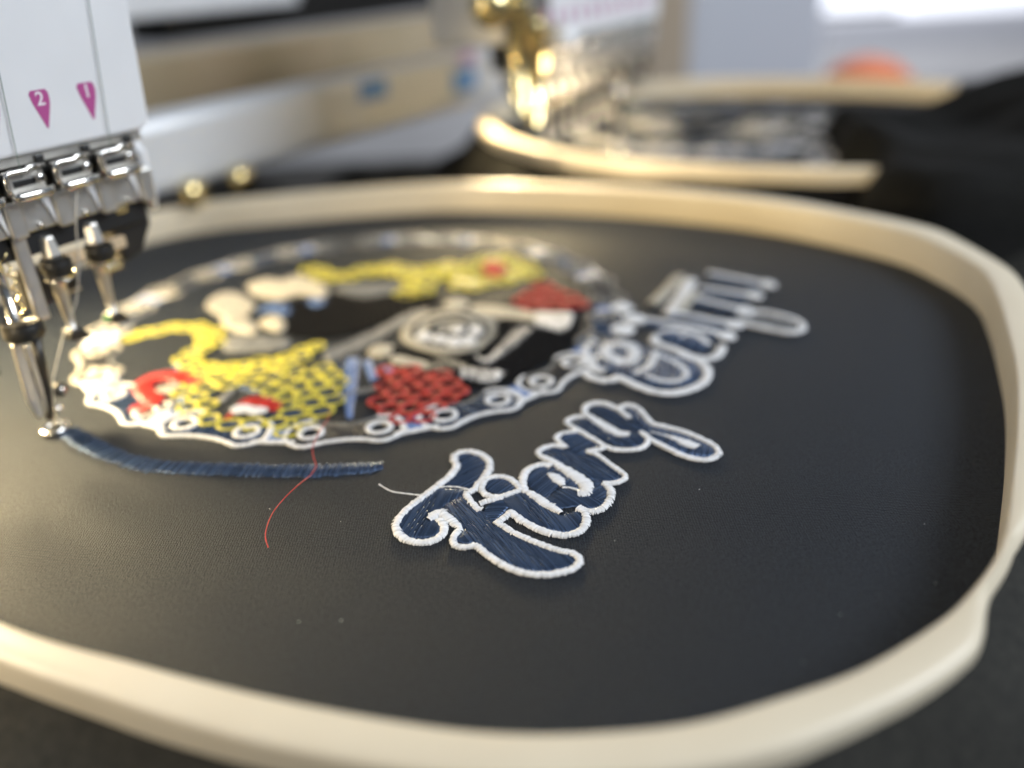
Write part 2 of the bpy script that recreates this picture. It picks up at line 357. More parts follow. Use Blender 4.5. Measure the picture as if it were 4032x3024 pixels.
# ------------------------------------------------------------------ script lettering (first word)
BW = .00158
def letter(fills, borders, label):
    mb = MB()
    for reg, pts, ang, *o in fills:
        fill(mb, crom(tr(reg, pts), True, .0008), ang, sp=.00030, z0=.00012, crown=.00022, maxlen=.011)
    f = part(mb, 'letter', NAVY_T, None, label)
    wb = MB()
    for reg, pts, wd, closed in borders:
        satin(wb, tr(reg, pts, .0003), np.asarray(wd)*(.86 if wd is not BW else 1), sp=.00029, z0=.00022, crown=.00042, closed=closed)
    part(wb, 'border', WHITE_T, f)
    return f
letter([('A',[(760,160),(850,115),(1000,130),(1100,200),(1110,290),(1040,400),(940,490),(870,500),(760,475),(640,465),(750,370),(810,270),(795,190)],41),
        ('A',[(640,470),(870,500),(900,545),(760,610),(640,680),(560,740),(480,790),(560,790),(620,870),(610,940),(480,1010),(330,1010),(210,960),(175,880),(215,780),(330,670),(450,580),(560,500)],75),
        ('A',[(620,705),(850,555),(960,650),(1060,740),(1150,840),(1250,905),(1400,975),(1600,1065),(1800,1135),(1960,1175),(2030,1230),(1960,1300),(1750,1350),(1550,1340),(1350,1280),(1150,1160),(1000,1060),(860,1060),(770,1010),(850,900),(760,825)],118),
        ('A',[(1055,725),(1150,640),(1270,605),(1315,690),(1180,830),(1110,795)],0)],
       [('A',[(1090,345),(1128,270),(1115,190),(1055,140),(950,105),(850,105),(770,140),(755,190),(785,245),(755,305),(690,375),(600,445),(510,515),(410,590),(310,665),(220,750),(165,830),(155,900),(195,970),(280,1020),(400,1045),(520,1030),(615,980),(655,910),(640,845),(590,800)],BW,False),
        ('A',[(500,800),(560,760),(620,725),(690,790),(770,850),(815,900),(770,960),(745,1030),(790,1080),(880,1095),(960,1075),(1010,1090),(1080,1150),(1200,1235),(1350,1315),(1500,1362),(1700,1378),(1880,1352),(2000,1310),(2058,1250),(2040,1190),(1960,1150),(1850,1130),(1700,1080),(1500,1000),(1350,930),(1260,870),(1200,845),(1260,800),(1330,740)],[.0022,.0024,.0024]+[BW]*18,False),
        ('A',[(520,775),(580,745),(620,735)],.0026,False),
        ('A',[(1090,345),(1015,425),(960,500),(890,535),(905,585),(960,650),(1015,705),(1055,690)],.0016,False),
        ('A',[(1030,640),(1090,615),(1180,600),(1265,575)],.0014,False)],
       'large script capital letter in navy thread with white outline')
letter([('A',[(1075,430),(1130,395),(1220,378),(1330,395),(1395,470),(1310,535),(1190,548),(1100,500)],48),
        ('A',[(1265,590),(1440,525),(1540,570),(1700,690),(1850,760),(1900,740),(2060,720),(2105,800),(2085,880),(1985,935),(1850,935),(1650,880),(1480,805),(1320,690)],112)],
       [('A',[(1040,490),(1060,425),(1120,380),(1220,360),(1320,378),(1390,425),(1440,495),(1350,535),(1240,568),(1150,568),(1080,540)],.0015,True),
        ('A',[(1335,720),(1450,810),(1600,890),(1750,945),(1900,968),(2020,948),(2100,885),(2130,800),(2110,735),(2050,700)],BW,False),
        ('A',[(1470,500),(1560,540),(1650,605),(1750,665),(1870,735)],[.0016,.0020,.0026,.0022,.0012],False)],
       'script letter with a round dot in navy thread')
letter([('B',[(325,810),(370,725),(490,695),(640,750),(760,840),(800,930),(640,900),(560,960),(460,1035),(380,955),(315,875)],50), ('B',[(460,1030),(560,950),(660,900),(800,960),(930,1010),(1045,1075),(940,1115),(800,1095),(680,1110),(560,1110)],128), ('B',[(870,820),(970,835),(1070,880),(1090,980),(1045,1080),(900,1010),(920,920)],40)],
       [('B',[(275,920),(265,830),(292,760),(360,712),(470,686),(550,708)],BW,False),
        ('B',[(810,1105),(900,1140),(1000,1130),(1080,1070),(1122,990),(1110,920),(1050,868)],BW,False),
        ('B',[(520,775),(570,805),(620,850),(655,895)],[.0008,.0028,.0028,.0012],False),
        ('B',[(660,905),(740,912),(800,930)],.0005,False)],
       'round script letter in navy thread with white slit counter')
letter([('B',[(465,565),(560,515),(660,540),(800,605),(900,580),(1000,640),(1130,720),(1235,800),(1120,855),(1000,835),(900,825),(800,750),(660,685),(560,625)],125),
        ('B',[(640,425),(700,380),(800,375),(900,425),(1050,505),(960,555),(870,550),(890,600),(800,612),(690,535)],38)],
       [('B',[(660,520),(570,505),(480,520),(412,562),(440,605),(530,645),(620,700),(720,760),(820,825),(880,885),(888,940),(850,972),(800,960)],[.0015]*4+[.0018,.0020,.0022,.0026,.0030,.0034,.0034,.0030,.0024],False),
        ('B',[(1050,865),(1130,868),(1205,850),(1262,810),(1220,760),(1130,700),(1050,640),(980,590),(890,560),(980,548),(1070,515)],BW*.9,False),
        ('B',[(690,525),(625,475),(588,430),(640,390),(740,372),(790,365)],BW*.9,False)],
       'narrow script letter with a short arm in navy thread')
letter([('B',[(745,295),(830,250),(960,270),(1080,365),(1200,425),(1320,380),(1400,390),(1455,450),(1420,505),(1280,515),(1120,485),(900,385)],120),
        ('B',[(915,155),(1000,120),(1120,160),(1250,240),(1380,320),(1490,345),(1420,385),(1300,395),(1180,335),(1000,225)],132),
        ('B',[(1250,150),(1340,145),(1420,225),(1510,305),(1640,335),(1800,375),(1980,440),(2100,520),(2135,575),(2060,615),(1900,605),(1700,535),(1540,445),(1430,355),(1330,265)],70)],
       [('B',[(850,228),(790,225),(715,248),(688,285),(760,332),(850,382),(950,442),(1050,502),(1150,540),(1280,548),(1400,530),(1472,480),(1470,420),(1405,372)],BW*.9,False),
        ('B',[(1180,150),(1100,110),(1030,92),(950,92),(878,122),(858,180),(920,230),(1020,292),(1120,352),(1200,388),(1295,392)],[.0017]*6+[.0022,.0027,.0030,.0030,.0016],False),
        ('B',[(1300,242),(1240,190),(1195,150),(1250,115),(1330,118),(1400,160),(1455,225),(1525,292),(1650,322),(1800,362),(1950,420),(2085,482),(2155,550),(2145,602),(2050,642),(1930,632),(1800,592),(1700,545),(1600,495),(1500,442),(1420,382)],[.0016]*5+[BW]*12,False),
        ('B',[(1500,372),(1600,395),(1680,418),(1750,442),(1850,482),(1960,520)],[.0005,.0006,.0010,.0022,.0034,.0024],False)],
       'script letter with long looped tail in navy thread')
# ------------------------------------------------------------------ second word of the script, further back
def second(fills, borders, label):
    mb = MB()
    for pts, ang in fills: fill(mb, crom(tr('T', pts), True, .001), ang, sp=.00042, z0=.00025, crown=.0004, maxlen=.012)
    f = part(mb, 'letter', NAVY_T, None, label); wb = MB()
    for pts, wd, closed in borders: satin(wb, tr('T', pts, .0004), np.asarray(wd)*.95, sp=.0004, z0=.0003, crown=.0004, closed=closed)
    part(wb, 'border', WHITE_T, f); return f
second([([(270,760),(240,840),(300,930),(420,990),(520,1010),(640,1060),(800,1100),(980,1090),(1110,1030),(1120,960),(1040,890),(900,840),(780,790),(700,790),(640,760),(500,735),(380,735)],70)],
       [([(280,720),(212,790),(225,890),(300,955),(370,965)],.0024,False), ([(215,985),(290,1030),(400,1040),(480,1018),(600,1075),(750,1128),(900,1140),(1050,1108),(1150,1050),(1182,990),(1150,920),(1060,870),(960,840)],.0024,False),
        ([(370,790),(430,755),(510,750),(590,790),(600,850),(540,905),(460,890),(390,850)],.0044,True), ([(765,820),(745,890),(690,955),(600,990)],.0026,False),
        ([(790,845),(910,895),(1000,965),(1005,1015),(930,1055),(810,1050),(690,1010)],.0022,False)], 'wide round script capital with white eyelet in second word')
second([([(760,690),(900,660),(1100,700),(1200,770),(1150,820),(950,780)],60)],
       [([(770,690),(760,740),(900,790),(1050,850),(1180,870),(1270,830),(1290,770)],.0024,False), ([(800,660),(950,640),(1100,690),(1180,760)],.0024,False), ([(960,690),(1010,690)],.0030,False)], 'looped script letter beside the eyelet capital in second word')
for a, b, cc, lab in (((700,560),(1060,620),(1330,690),'low stroke'),((900,500),(1180,560),(1390,600),'second stroke'),((1080,390),(1280,440),(1480,490),'third stroke'),((1130,310),(1330,340),(1550,370),'fourth stroke'),((1190,190),(1420,235),(1660,285),'top stroke')):
    mid = [(a[0], a[1]+30), (b[0], b[1]+30), (cc[0]-40, cc[1]+25)]
    mb = MB(); satin(mb, tr('T', mid), .0055, sp=.0005, z0=.0002, crown=.0004); f = part(mb, 'letter', NAVY_T, None, lab+' of stacked script letters in second word')
    wb = MB(); satin(wb, tr('T', [a, b, cc], .0005), [.0021,.0023,.0032], sp=.0004, z0=.0004, crown=.0005); satin(wb, tr('T', [cc, (cc[0]+10, cc[1]+5)], .0005), .0034, sp=.0003, z0=.0004, crown=.0008); fill(wb, ellipse(tr('T', [cc], .0006)[0], .0024, .0030), 30, sp=.0004, z0=.0006, crown=.0004); part(wb, 'border', WHITE_T, f)
mb = MB(); satin(mb, tr('T', [(1440,555),(1650,580),(1880,620)]), .0042, sp=.0005, z0=.0002, crown=.0004); f = part(mb, 'letter', GREY_T, None, 'long tail stroke ending the second word')
wb = MB(); satin(wb, tr('T', [(1420,510),(1600,500),(1800,540),(1900,580),(1935,625),(1880,660),(1780,660),(1600,625),(1420,585)], .0005), .0018, sp=.0004, z0=.0004, crown=.0007); part(wb, 'border', WHITE_T, f)
for pts, m in (([(740,440),(860,330),(960,215)], CREAM_T), ([(870,530),(960,400),(1050,250)], WHITE_T), ([(950,490),(1020,410),(1090,360)], CREAM_T)):
    mb = MB(); satin(mb, tr('T', pts, .0005), .0036, sp=.0004, z0=.0004, crown=.0008); part(mb, 'serif_stroke', m)
for x, y in ((505,655),(600,570),(500,480)):
    mb = MB(); fill(mb, ellipse(tr('T', [(x,y)])[0], .0034, .0034), 40, sp=.0004, z0=.0004, crown=.0006); part(mb, 'stud', WHITE_T)
# ------------------------------------------------------------------ chain ring
RC = np.array([-.040,.224]); RR = .0685
pins = [-118.0,-104.8,-92.9,-80.7,-68.7,-57.7,-46.9,-36.4]
pins += [-36.4+280*(i+1)/23 for i in range(22)]
def rp(a, r): a = math.radians(a); k = 1+.06*max(0, -math.cos(a))**2; return RC+r*k*np.array([math.cos(a), math.sin(a)])
for i in range(0, 30, 2):
    a, b = pins[i], pins[(i+1) % 30]
    near = i < 8 or i > 25
    sp = .00034 if near else .0005
    def outline(g):
        pts = []
        for t in np.linspace(a, b, 7): pts.append(rp(t, RR-g*(.62+.38*(2*(t-a)/(b-a)-1)**2)))
        for t in (-60,-20,20,60): pts.append(rp(b, RR)+g*np.array([math.cos(math.radians(b+90-t*0)), math.sin(math.radians(b+90))])*math.cos(math.radians(t))+g*np.array([math.cos(math.radians(b)), math.sin(math.radians(b))])*math.sin(math.radians(t)))
        for t in np.linspace(b, a, 7): pts.append(rp(t, RR+g*(.62+.38*(2*(t-a)/(b-a)-1)**2)))
        for t in (60,20,-20,-60): pts.append(rp(a, RR)-g*np.array([math.cos(math.radians(a+90)), math.sin(math.radians(a+90))])*math.cos(math.radians(t))+g*np.array([math.cos(math.radians(a)), math.sin(math.radians(a))])*math.sin(math.radians(t)))
        return np.array(pts)
    mb = MB(); multi(mb, [crom(outline(.0052), True, .001)]+[ellipse(rp(t, RR), .0017, .0017, 12) for t in (a, b)], a+20, sp=sp, z0=.0002, crown=.0003)
    f = part(mb, 'chain_link', CHAR_T if i % 4 else NAVY_T)
    ol = outline(.0054); ib = MB(); satin(ib, ol[:7], .0008, sp=sp, z0=.0002, crown=.0003); part(ib, 'inner_border', GREY_T, f)
    wb = MB(); satin(wb, np.vstack([ol[6:7], ol[7:], ol[:1]]), .0012, sp=sp, z0=.0002, crown=.0004)
    for t in (a, b): satin(wb, ellipse(rp(t, RR), .0025, .0025), .0013, sp=sp, z0=.0004, crown=.0004, closed=True)
    part(wb, 'border', (CREAM_T if 18 < i < 27 else WHITE_T) if near or i > 18 else GREY_T, f)  # white border: cream tones down lamp glare at left, grey dims far links
    c, d = pins[(i+1) % 30], pins[(i+2) % 30]
    if d < c: d += 360
    m1, m2 = c+(d-c)*.38, c+(d-c)*.66
    q = [rp(m1, RR-.0036), rp(m2, RR-.0036), rp(m2, RR+.0036), rp(m1, RR+.0036)]
    mb = MB(); fill(mb, q, a+80, sp=sp, z0=.0002, crown=.0003); f = part(mb, 'chain_bridge', BLUE_T)
    wb = MB(); satin(wb, [rp(m1-2, RR+.0036), rp(m2+2, RR+.0036)], .0013, sp=sp, z0=.0002, crown=.0005, smooth=False); satin(wb, [rp(m1-1, RR-.0036), rp(m1, RR+.0036)], .0014, sp=sp, z0=.0002, crown=.0005); part(wb, 'border', WHITE_T, f)
# ------------------------------------------------------------------ artwork inside the ring
def patch(name, m, reg, pts, ang, sp=.00045, z=.0003, crown=.0004, curved=True):
    p = tr(reg, pts); mb = MB(); fill(mb, crom(p, True, .001) if curved else p, ang, sp=sp, z0=z, crown=crown); return part(mb, name, m)
def stroke(name, m, reg, pts, wd, sp=.00042, z=.0004, crown=.0006, closed=False):
    mb = MB(); satin(mb, tr(reg, pts, .0005), wd, sp=sp, z0=z, crown=crown, closed=closed); return part(mb, name, m)
def scales(name, base, loop, reg, pts, pitch, ax=0., z=.0003, lw=.0010):
    poly = crom(tr(reg, pts), True, .001); mb = MB(); fill(mb, poly, 30, sp=.0005, z0=z-.0001, crown=.0002); f = part(mb, name, base)
    lo = poly.min(0)-pitch; hi = poly.max(0)+pitch; c, s = math.cos(ax), math.sin(ax); ctr = poly.mean(0); rad = max(hi-lo)*.8; k = 0
    r = int(rad/(pitch*.8))+1; lb = MB()
    for iy in range(-r, r+1):
        for ix in range(-r, r+1):
            q = ctr+np.array([c*(ix+.5*(iy % 2))-s*iy*.82, s*(ix+.5*(iy % 2))+c*iy*.82])*pitch
            if inside(q, poly):
                q = q+rng.normal(0, pitch*.07, 2); satin(lb, ellipse(q, pitch*.50*rng.uniform(.85,1.1), pitch*.42*rng.uniform(.85,1.1), 10, ax+rng.normal(0, .15)), lw*rng.uniform(.8,1.2), sp=.00042, z0=z+.0002, crown=.0004, closed=True, jit=.15); k += 1
    if k: part(lb, 'scale_outline', loop, f)
    return f
patch('dark_panel', BLACK_T, 'G', [(640,800),(1050,760),(1250,480),(1550,480),(1800,560),(1950,420),(1900,680),(1600,890),(1350,1020),(1150,1070),(900,1030),(640,930)], 25)
patch('dark_panel', BLACK_T, 'S', [(1020,1250),(1130,1200),(1300,1160),(1500,1165),(1720,1165),(1680,1220),(1540,1270),(1400,1320),(1250,1340),(1120,1320)], 70)
patch('dark_panel', BLACK_T, 'G', [(280,720),(420,720),(760,800),(700,850),(380,820)], 40)
patch('grey_ribbon', GREY_T, 'K', [(860,960),(1100,950),(1400,970),(1380,1060),(1100,1090),(860,1080)], 10)
patch('grey_ribbon', GREY_T, 'L', [(300,420),(500,400),(760,390),(720,450),(520,500),(380,480)], 10)
patch('grey_ribbon', GREY_T, 'G', [(-260,760),(0,640),(300,500),(520,390),(640,400),(420,520),(150,680),(-200,830)], 60)
# lamp disc
fc = tr('G', [(820,585)])[0]
e1 = crom(tr('G', [(395,600),(450,510),(600,430),(850,390),(1080,420),(1220,500),(1250,590),(1180,680),(980,755),(780,775),(560,730),(430,670)]), True, .001)
mb = MB(); fill(mb, e1, 20, sp=.0005, z0=.0003, crown=.0004); disc = part(mb, 'lamp_disc', CREAM_T)
mb = MB(); fill(mb, crom(tr('G', [(520,640),(700,560),(900,530),(1080,540),(1110,600),(1000,690),(800,720),(620,700)]), True, .001), 110, sp=.0005, z0=.0007, crown=.0003); part(mb, 'disc_face', GREY_T, disc)
gb = MB(); c_ = e1.mean(0); satin(gb, c_+(e1-c_)*.74, .0013, sp=.0005, z0=.0006, crown=.0003, closed=True); satin(gb, c_+(e1-c_)*.38, .0010, sp=.0005, z0=.0012, crown=.0003, closed=True); part(gb, 'disc_groove', BLACK_T, disc)
mb = MB()
for x, y in ((600,640),(740,660),(860,690),(980,680),(900,590),(1040,590)): fill(mb, ellipse(tr('G', [(x,y)])[0], .0022, .0026), 45, sp=.0005, z0=.0010, crown=.0004)
part(mb, 'disc_stud', WHITE_T, disc)
patch('white_bar', CREAM_T, 'G', [(320,800),(400,785),(620,840),(850,905),(840,960),(600,900),(330,850)], 60)
patch('white_bar', CREAM_T, 'G', [(560,790),(760,800),(980,870),(940,930),(800,880),(600,830)], 60)
patch('white_block', WHITE_T, 'G', [(930,880),(1340,925),(1200,1055),(905,990)], 100, curved=False, crown=.0007)
patch('white_block', WHITE_T, 'G', [(1570,405),(1890,415),(1870,560),(1790,590),(1560,540)], 100, curved=False, crown=.0007)
patch('white_bar', CREAM_T, 'G', [(1030,350),(1290,360),(1560,420),(1550,500),(1300,480),(1060,420)], 100)
patch('white_bar', WHITE_T, 'G', [(1400,545),(1540,575),(1200,850),(1050,820),(1050,775),(1150,800)], 100)
for x, y in ((230,745),(880,335)):
    mb = MB(); fill(mb, ellipse(tr('G', [(x,y)])[0], .0036, .004), 30, sp=.0005, z0=.0004); part(mb, 'knob', CREAM_T)
scales('red_scales', BLACK_T, RED_T, 'S', [(1478,1505),(1540,1462),(1617,1450),(1762,1498),(1852,1545),(1800,1600),(1704,1650),(1620,1662),(1551,1660),(1497,1631),(1466,1584)], .0050, 0, lw=.0010)
scales('red_scales', BLACK_T, RED_T, 'G', [(1280,340),(1500,220),(1640,165),(1780,215),(1930,310),(1950,400),(1700,380),(1400,350)], .0060, 0, lw=.0013)
# snake
scales('snake_body', NAVY_T, YELLOW_T, 'V', [(1000,1330),(1200,1330),(1450,1310),(1620,1210),(1730,1030),(1880,930),(2030,960),(1990,1200),(1800,1340),(1600,1430),(1450,1420),(1250,1420),(1080,1380)], .0054, lw=.0007)
scales('snake_body', NAVY_T, YELLOW_T, 'V', [(900,1150),(1000,1060),(1200,1000),(1450,960),(1700,940),(1710,1150),(1620,1210),(1430,1140),(1230,1100),(1100,1170),(1160,1330),(980,1310),(900,1250)], .0052, .3, lw=.0007)
def scale_path(name, base, loop, reg, pts, wd, pitch, lw=.0008):
    q = crom(tr(reg, pts), False, .0006); seg = np.linalg.norm(np.diff(q, axis=0), axis=1); s_ = np.r_[0, np.cumsum(seg)]
    mb = MB(); satin(mb, tr(reg, pts), wd, sp=.0005, z0=.0002, crown=.0002); f = part(mb, name, base); lb = MB(); row = 0
    ww = np.atleast_1d(np.asarray(wd, float))
    for t in np.arange(0, s_[-1], pitch*.8):
        i = min(np.searchsorted(s_, t), len(q)-2); d = q[i+1]-q[i]; d /= np.linalg.norm(d)+1e-9; n = np.array([-d[1], d[0]])
        w_ = np.interp(t/s_[-1], np.linspace(0, 1, len(ww)), ww); k = max(1, int(round(w_/pitch)))
        for j in range(k):
            c = q[i]+n*((j+.5)/k-.5)*w_+n*(.12 if row % 2 else -.12)*pitch
            satin(lb, ellipse(c, pitch*.5, w_/k*.46, 10, math.atan2(d[1], d[0])), lw, sp=.00042, z0=.0004, crown=.0003, closed=True, jit=.15)
        row += 1
    part(lb, 'scale_outline', loop, f); return f
scale_path('snake_neck', NAVY_T, YELLOW_T, 'V', [(560,755),(700,720),(850,690),(1000,690),(1095,730),(1090,810),(990,850),(940,910),(1000,970),(1200,985),(1400,950),(1600,925),(1720,880),(1800,820),(1870,830)], [.003,.0052,.0042,.005,.007,.007,.006,.006,.007,.007,.007,.007,.007,.006,.005], .0044)
scale_path('snake_coil', NAVY_T, YELLOW_T, 'L', [(140,290),(300,350),(500,310),(700,290),(880,340),(900,420),(780,480)], [.006,.007,.008,.009,.010,.010,.008], .0056, .0011)
scale_path('snake_coil', NAVY_T, YELLOW_T, 'L', [(980,330),(1060,270),(1200,330),(1350,230),(1480,230),(1650,310),(1500,350),(1300,390),(1120,400)], .009, .0056, .0011)
patch('snake_mouth', RED_T, 'L', [(1330,290),(1400,250),(1500,290),(1460,350),(1370,350)], 30, z=.0012)
stroke('red_tongue', RED_T, 'C', [(1560,870),(1400,860),(1250,800),(1080,810),(930,870),(880,950),(960,1010),(1020,1080),(960,1150),(760,1170)], [.002,.0042,.0050,.0052,.0048,.0046,.0050,.0052,.0046,.003])
patch('red_mouth', RED_T, 'D', [(90,575),(250,480),(420,480),(590,545),(520,630),(350,590),(200,560)], 60, z=.0006)
patch('red_mouth', RED_T, 'C', [(1810,1330),(1890,1240),(1930,1260),(1880,1320)], 60, z=.0006)
for x, y, r_ in ((155,620,.0022),(320,640,.0020)):
    mb = MB(); fill(mb, ellipse(tr('D', [(x,y)])[0], r_*1.2, r_), 60, sp=.0004, z0=.0009); part(mb, 'snake_tooth', WHITE_T)
stroke('white_fang', CREAM_T, 'C', [(1060,980),(1150,960),(1300,940)], [.003,.004,.003])
stroke('white_fang', CREAM_T, 'C', [(1240,1100),(1150,1180),(1000,1240),(900,1270)], .0018)
patch('fabric_gap', GREY_T, 'C', [(1750,1080),(1900,950),(1960,960),(1800,1110)], 20)
# blue spikes
for pts in ([(1290,40),(1430,40),(1390,430),(1350,700),(1285,700),(1265,480)], [(1470,80),(1560,50),(1620,260),(1545,300)], [(1650,110),(1810,140),(1780,250)]):
    patch('blue_spike', BLUE_T, 'D', pts, 80, curved=False)
stroke('grey_line', GREY_T, 'D', [(1220,450),(1400,400),(1600,370)], .0016)
# pale flower
for pts in ([(700,700),(760,620),(900,570),(1050,620),(1120,700),(1000,800),(900,810),(800,770)], [(830,800),(1000,780),(1130,860),(1120,930),(1000,930),(870,880)], [(1160,830),(1300,770),(1390,850),(1340,920),(1200,890)], [(1050,520),(1200,460),(1350,470),(1500,430),(1700,500),(1760,560),(1700,630),(1500,600),(1350,640),(1150,610)]):
    patch('flower_petal', CREAM_T, 'K', pts, rng.uniform(0, 180), z=.0006, crown=.0009)
patch('flower_leaf', BLUE_T, 'K', [(1150,730),(1300,670),(1450,690),(1400,780),(1250,765)], 30)
patch('flower_leaf', BLUE_T, 'K', [(1560,640),(1750,610),(1720,680),(1600,700)], 30)
# large cream ovals behind the presser foot (left of the ring)
for pts in ([(300,740),(350,720),(400,770),(350,820)], [(460,820),(520,740),(600,780),(560,860)], [(360,940),(500,890),(650,890),(560,960),(420,990)], [(560,1000),(640,960),(700,990),(620,1050)]):
    patch('cream_petal', CREAM_T, 'C', pts, 60, z=.0006, crown=.0006)
# navy satin strip being sewn
strip = MB(); satin(strip, tr('S', [(262,1694),(314,1724),(400,1772),(515,1812),(620,1832),(760,1840),(900,1843),(1045,1848),(1225,1848),(1370,1842),(1480,1832),(1505,1822)], .0004), [.0046]*10+[.0042,.003], sp=.00034, z0=.00012, crown=.00022, nw=12)
part(strip, 'satin_strip', NAVY_T, None, 'navy satin strip just sewn')
# ------------------------------------------------------------------ loose threads and lint
def thread(name, reg, pts, zs, r, m, label):
    ox, oy, k = REG[reg]; p3 = np.array([P(ox+x*k, oy+y*k, z) for (x, y), z in zip(pts, zs)])
    mb = MB(); q = crom(p3, False, .0005)
    for s in (0, math.pi):
        ph = np.arange(len(q))*.9+s; mb.tube(q+np.stack([np.cos(ph), np.sin(ph), np.sin(ph+1)], 1)*r*.35, r*.75, 6)
    o = mb.build(name, m); at = o.data.attributes.new('tone', 'FLOAT', 'POINT'); at.data.foreach_set('value', np.full(len(o.data.vertices), 1.15)); return tag(o, label, 'thread')
thread('loose_thread', 'S', [(1056,2156),(1045,2102),(1070,2026),(1124,1957),(1180,1905),(1221,1872),(1240,1845),(1244,1828),(1233,1795),(1232,1758),(1247,1722),(1262,1693),(1290,1650),(1301,1617)],
       [.0003,.0016,.0038,.005,.004,.0024,.0018,.0016,.0024,.0034,.0040,.004,.0030,.0010], .00011, RED_T, 'loose red thread curling across the navy satin strip')
thread('loose_thread', 'S', [(1492,1906),(1522,1925),(1551,1937),(1605,1944),(1655,1950)], [.0022,.0016,.0013,.0012,.0013], .00013, WHITE_T, 'short white thread end sticking out of the first script letter')
thread('loose_thread', 'A', [(610,470),(700,462),(800,468),(925,497)], [.0016,.0018,.0018,.0015], .00013, WHITE_T, 'white thread lying across the flag of the first script letter')
for x, y in ((961,1840),(1061,2003),(1341,2053),(3640,2065),(3685,2298),(3163,2605),(2753,1928),(2421,2128),(1176,2448),(1343,2444),(1590,1705),(3310,2420)):
    p = P(x, y, .0004); mb = MB(); mb.tube([p+rng.normal(0, .0001, 3)*(1,1,.2), p, p+rng.normal(0, .00013, 3)*(1,1,.2)], np.array([.00004,.00009,.00004])*rng.uniform(.45,.9), 5)
    tag(mb.build('lint_speck', LINT), 'tiny pale lint speck on the black cloth', 'lint', 'lint specks on the black cloth')
# ================================================================== SEWING HEAD (millimetre coordinates: s along the row, z up, n out of the face)
FT = P(115*4032/2212, 935*4032/2212)
NP_ = 10.3
def H(s, z, n): return U*s/1000+N*n/1000+np.array([0, 0, z/1000])
AX = (U, N, np.array([0, 0, 1.]))
def hb(mb, s0, s1, z0, z1, n0, n1): mb.box(H((s0+s1)/2, (z0+z1)/2, (n0+n1)/2), AX, (abs(s1-s0)/2000, abs(n1-n0)/2000, abs(z1-z0)/2000)); return mb
def hbox(name, m, par, s0, s1, z0, z1, n0, n1, bevel=.0003): return hb(MB(), s0, s1, z0, z1, n0, n1).build(name, m, par, False, bevel)
def hpoly(pts, n): return [H(s, z, n) for s, z in pts]
def hprism(name, m, par, pts, n0, n1, bevel=0., smooth=False):
    mb = MB(); mb.prism(hpoly(pts, n0), N*(n1-n0)/1000); return mb.build(name, m, par, smooth, bevel)
def htube(name, m, par, pts, r, k=10):
    mb = MB(); mb.tube([H(*p) for p in pts], [q/1000 for q in r] if hasattr(r, '__len__') else r/1000, k); return mb.build(name, m, par)
def lathe(name, m, par, s, n, prof, k=16):          # prof: (z, r) along the vertical
    mb = MB(); V = []; 
    for z, r in prof:
        for j in range(k): t = 2*math.pi*j/k; V.append(H(s+r*math.cos(t), z, n+r*math.sin(t)))
    q = len(prof); F = [(i*k+j, i*k+(j+1) % k, (i+1)*k+(j+1) % k, (i+1)*k+j) for i in range(q-1) for j in range(k)]+[tuple(range(k)), tuple(range((q-1)*k, q*k))[::-1]]
    mb.add(V, F); return mb.build(name, m, par, k > 8, 0)
def text_mesh(ch, size, par, m, origin):
    cu = bpy.data.curves.new('numeral', 'FONT'); cu.body = ch; cu.size = size; cu.align_x = 'CENTER'; cu.align_y = 'CENTER'; cu.extrude = .00003; cu.offset = size*.012
    to_ = bpy.data.objects.new('tmp', cu); COL.objects.link(to_); bpy.context.view_layer.update()
    me = bpy.data.meshes.new_from_object(to_.evaluated_get(bpy.context.evaluated_depsgraph_get())); bpy.data.objects.remove(to_)
    R = Matrix(((U[0], 0, N[0], origin[0]), (U[1], 0, N[1], origin[1]), (0, 1, 0, origin[2]), (0, 0, 0, 1)))
    me.transform(R); me.materials.clear(); me.materials.append(m)
    o = bpy.data.objects.new('numeral', me); COL.objects.link(o); o.parent = par; return o
head = empty('sewing_head', FT, 'white embroidery sewing head with its needle foot down beside the navy strip', 'sewing head', 'sewing heads')
body = hprism('housing', HEADW, head, [(-72,60.5),(-70,58.7),(37.5,58.7),(39.3,59.4),(40.0,61.5),(42.6,100),(45,150),(-72,150)], -46, 4, .0008)
for k in range(-8, 3):                                   # printed needle markers
    c = 16.3+NP_*(k-1)
    mk = hprism('needle_marker', PURPLE, body, [(c-1.95,69.4),(c-1.5,70.05),(c+1.6,70.05),(c+2.05,69.4),(c+2.1,68.2),(c+1.75,66.8),(c+.25,62.8),(c-.05,62.8),(c-1.6,67.6)], 3.9, 4.06)
    text_mesh(str(3-k-0 if k < 3 else 0) if k not in (1, 2) else {1:'2', 2:'1'}[k], .0036, mk, PRINTW, H(c+.1, 68.3, 4.09))
for pts in ([(34.8,110),(31.9,85.1),(28.7,58.0),(28.4,54)], [(12.4,100),(9.5,71.8),(8.2,58.6),(8.0,55)], [(-6,110),(-11,58)], [(-28,110),(-32,58)]):
    htube('upper_thread', THREADG, head, [(s, z, 4.6) for s, z in pts], .10, 6)
hbox('chassis_strip', STEEL, head, -70, 38, 56.6, 58.6, -30, 2.6)
hbox('needle_case', DARKMETAL, head, -70, 37.5, 46.5, 57.5, -26, 1.2)
hbox('lower_rail', STEEL, head, -70, 36.5, 43.6, 50.6, -22, 2.0)
hbox('dark_rail', BLACKP, head, -70, 36, 38.6, 43.4, -20, .6)
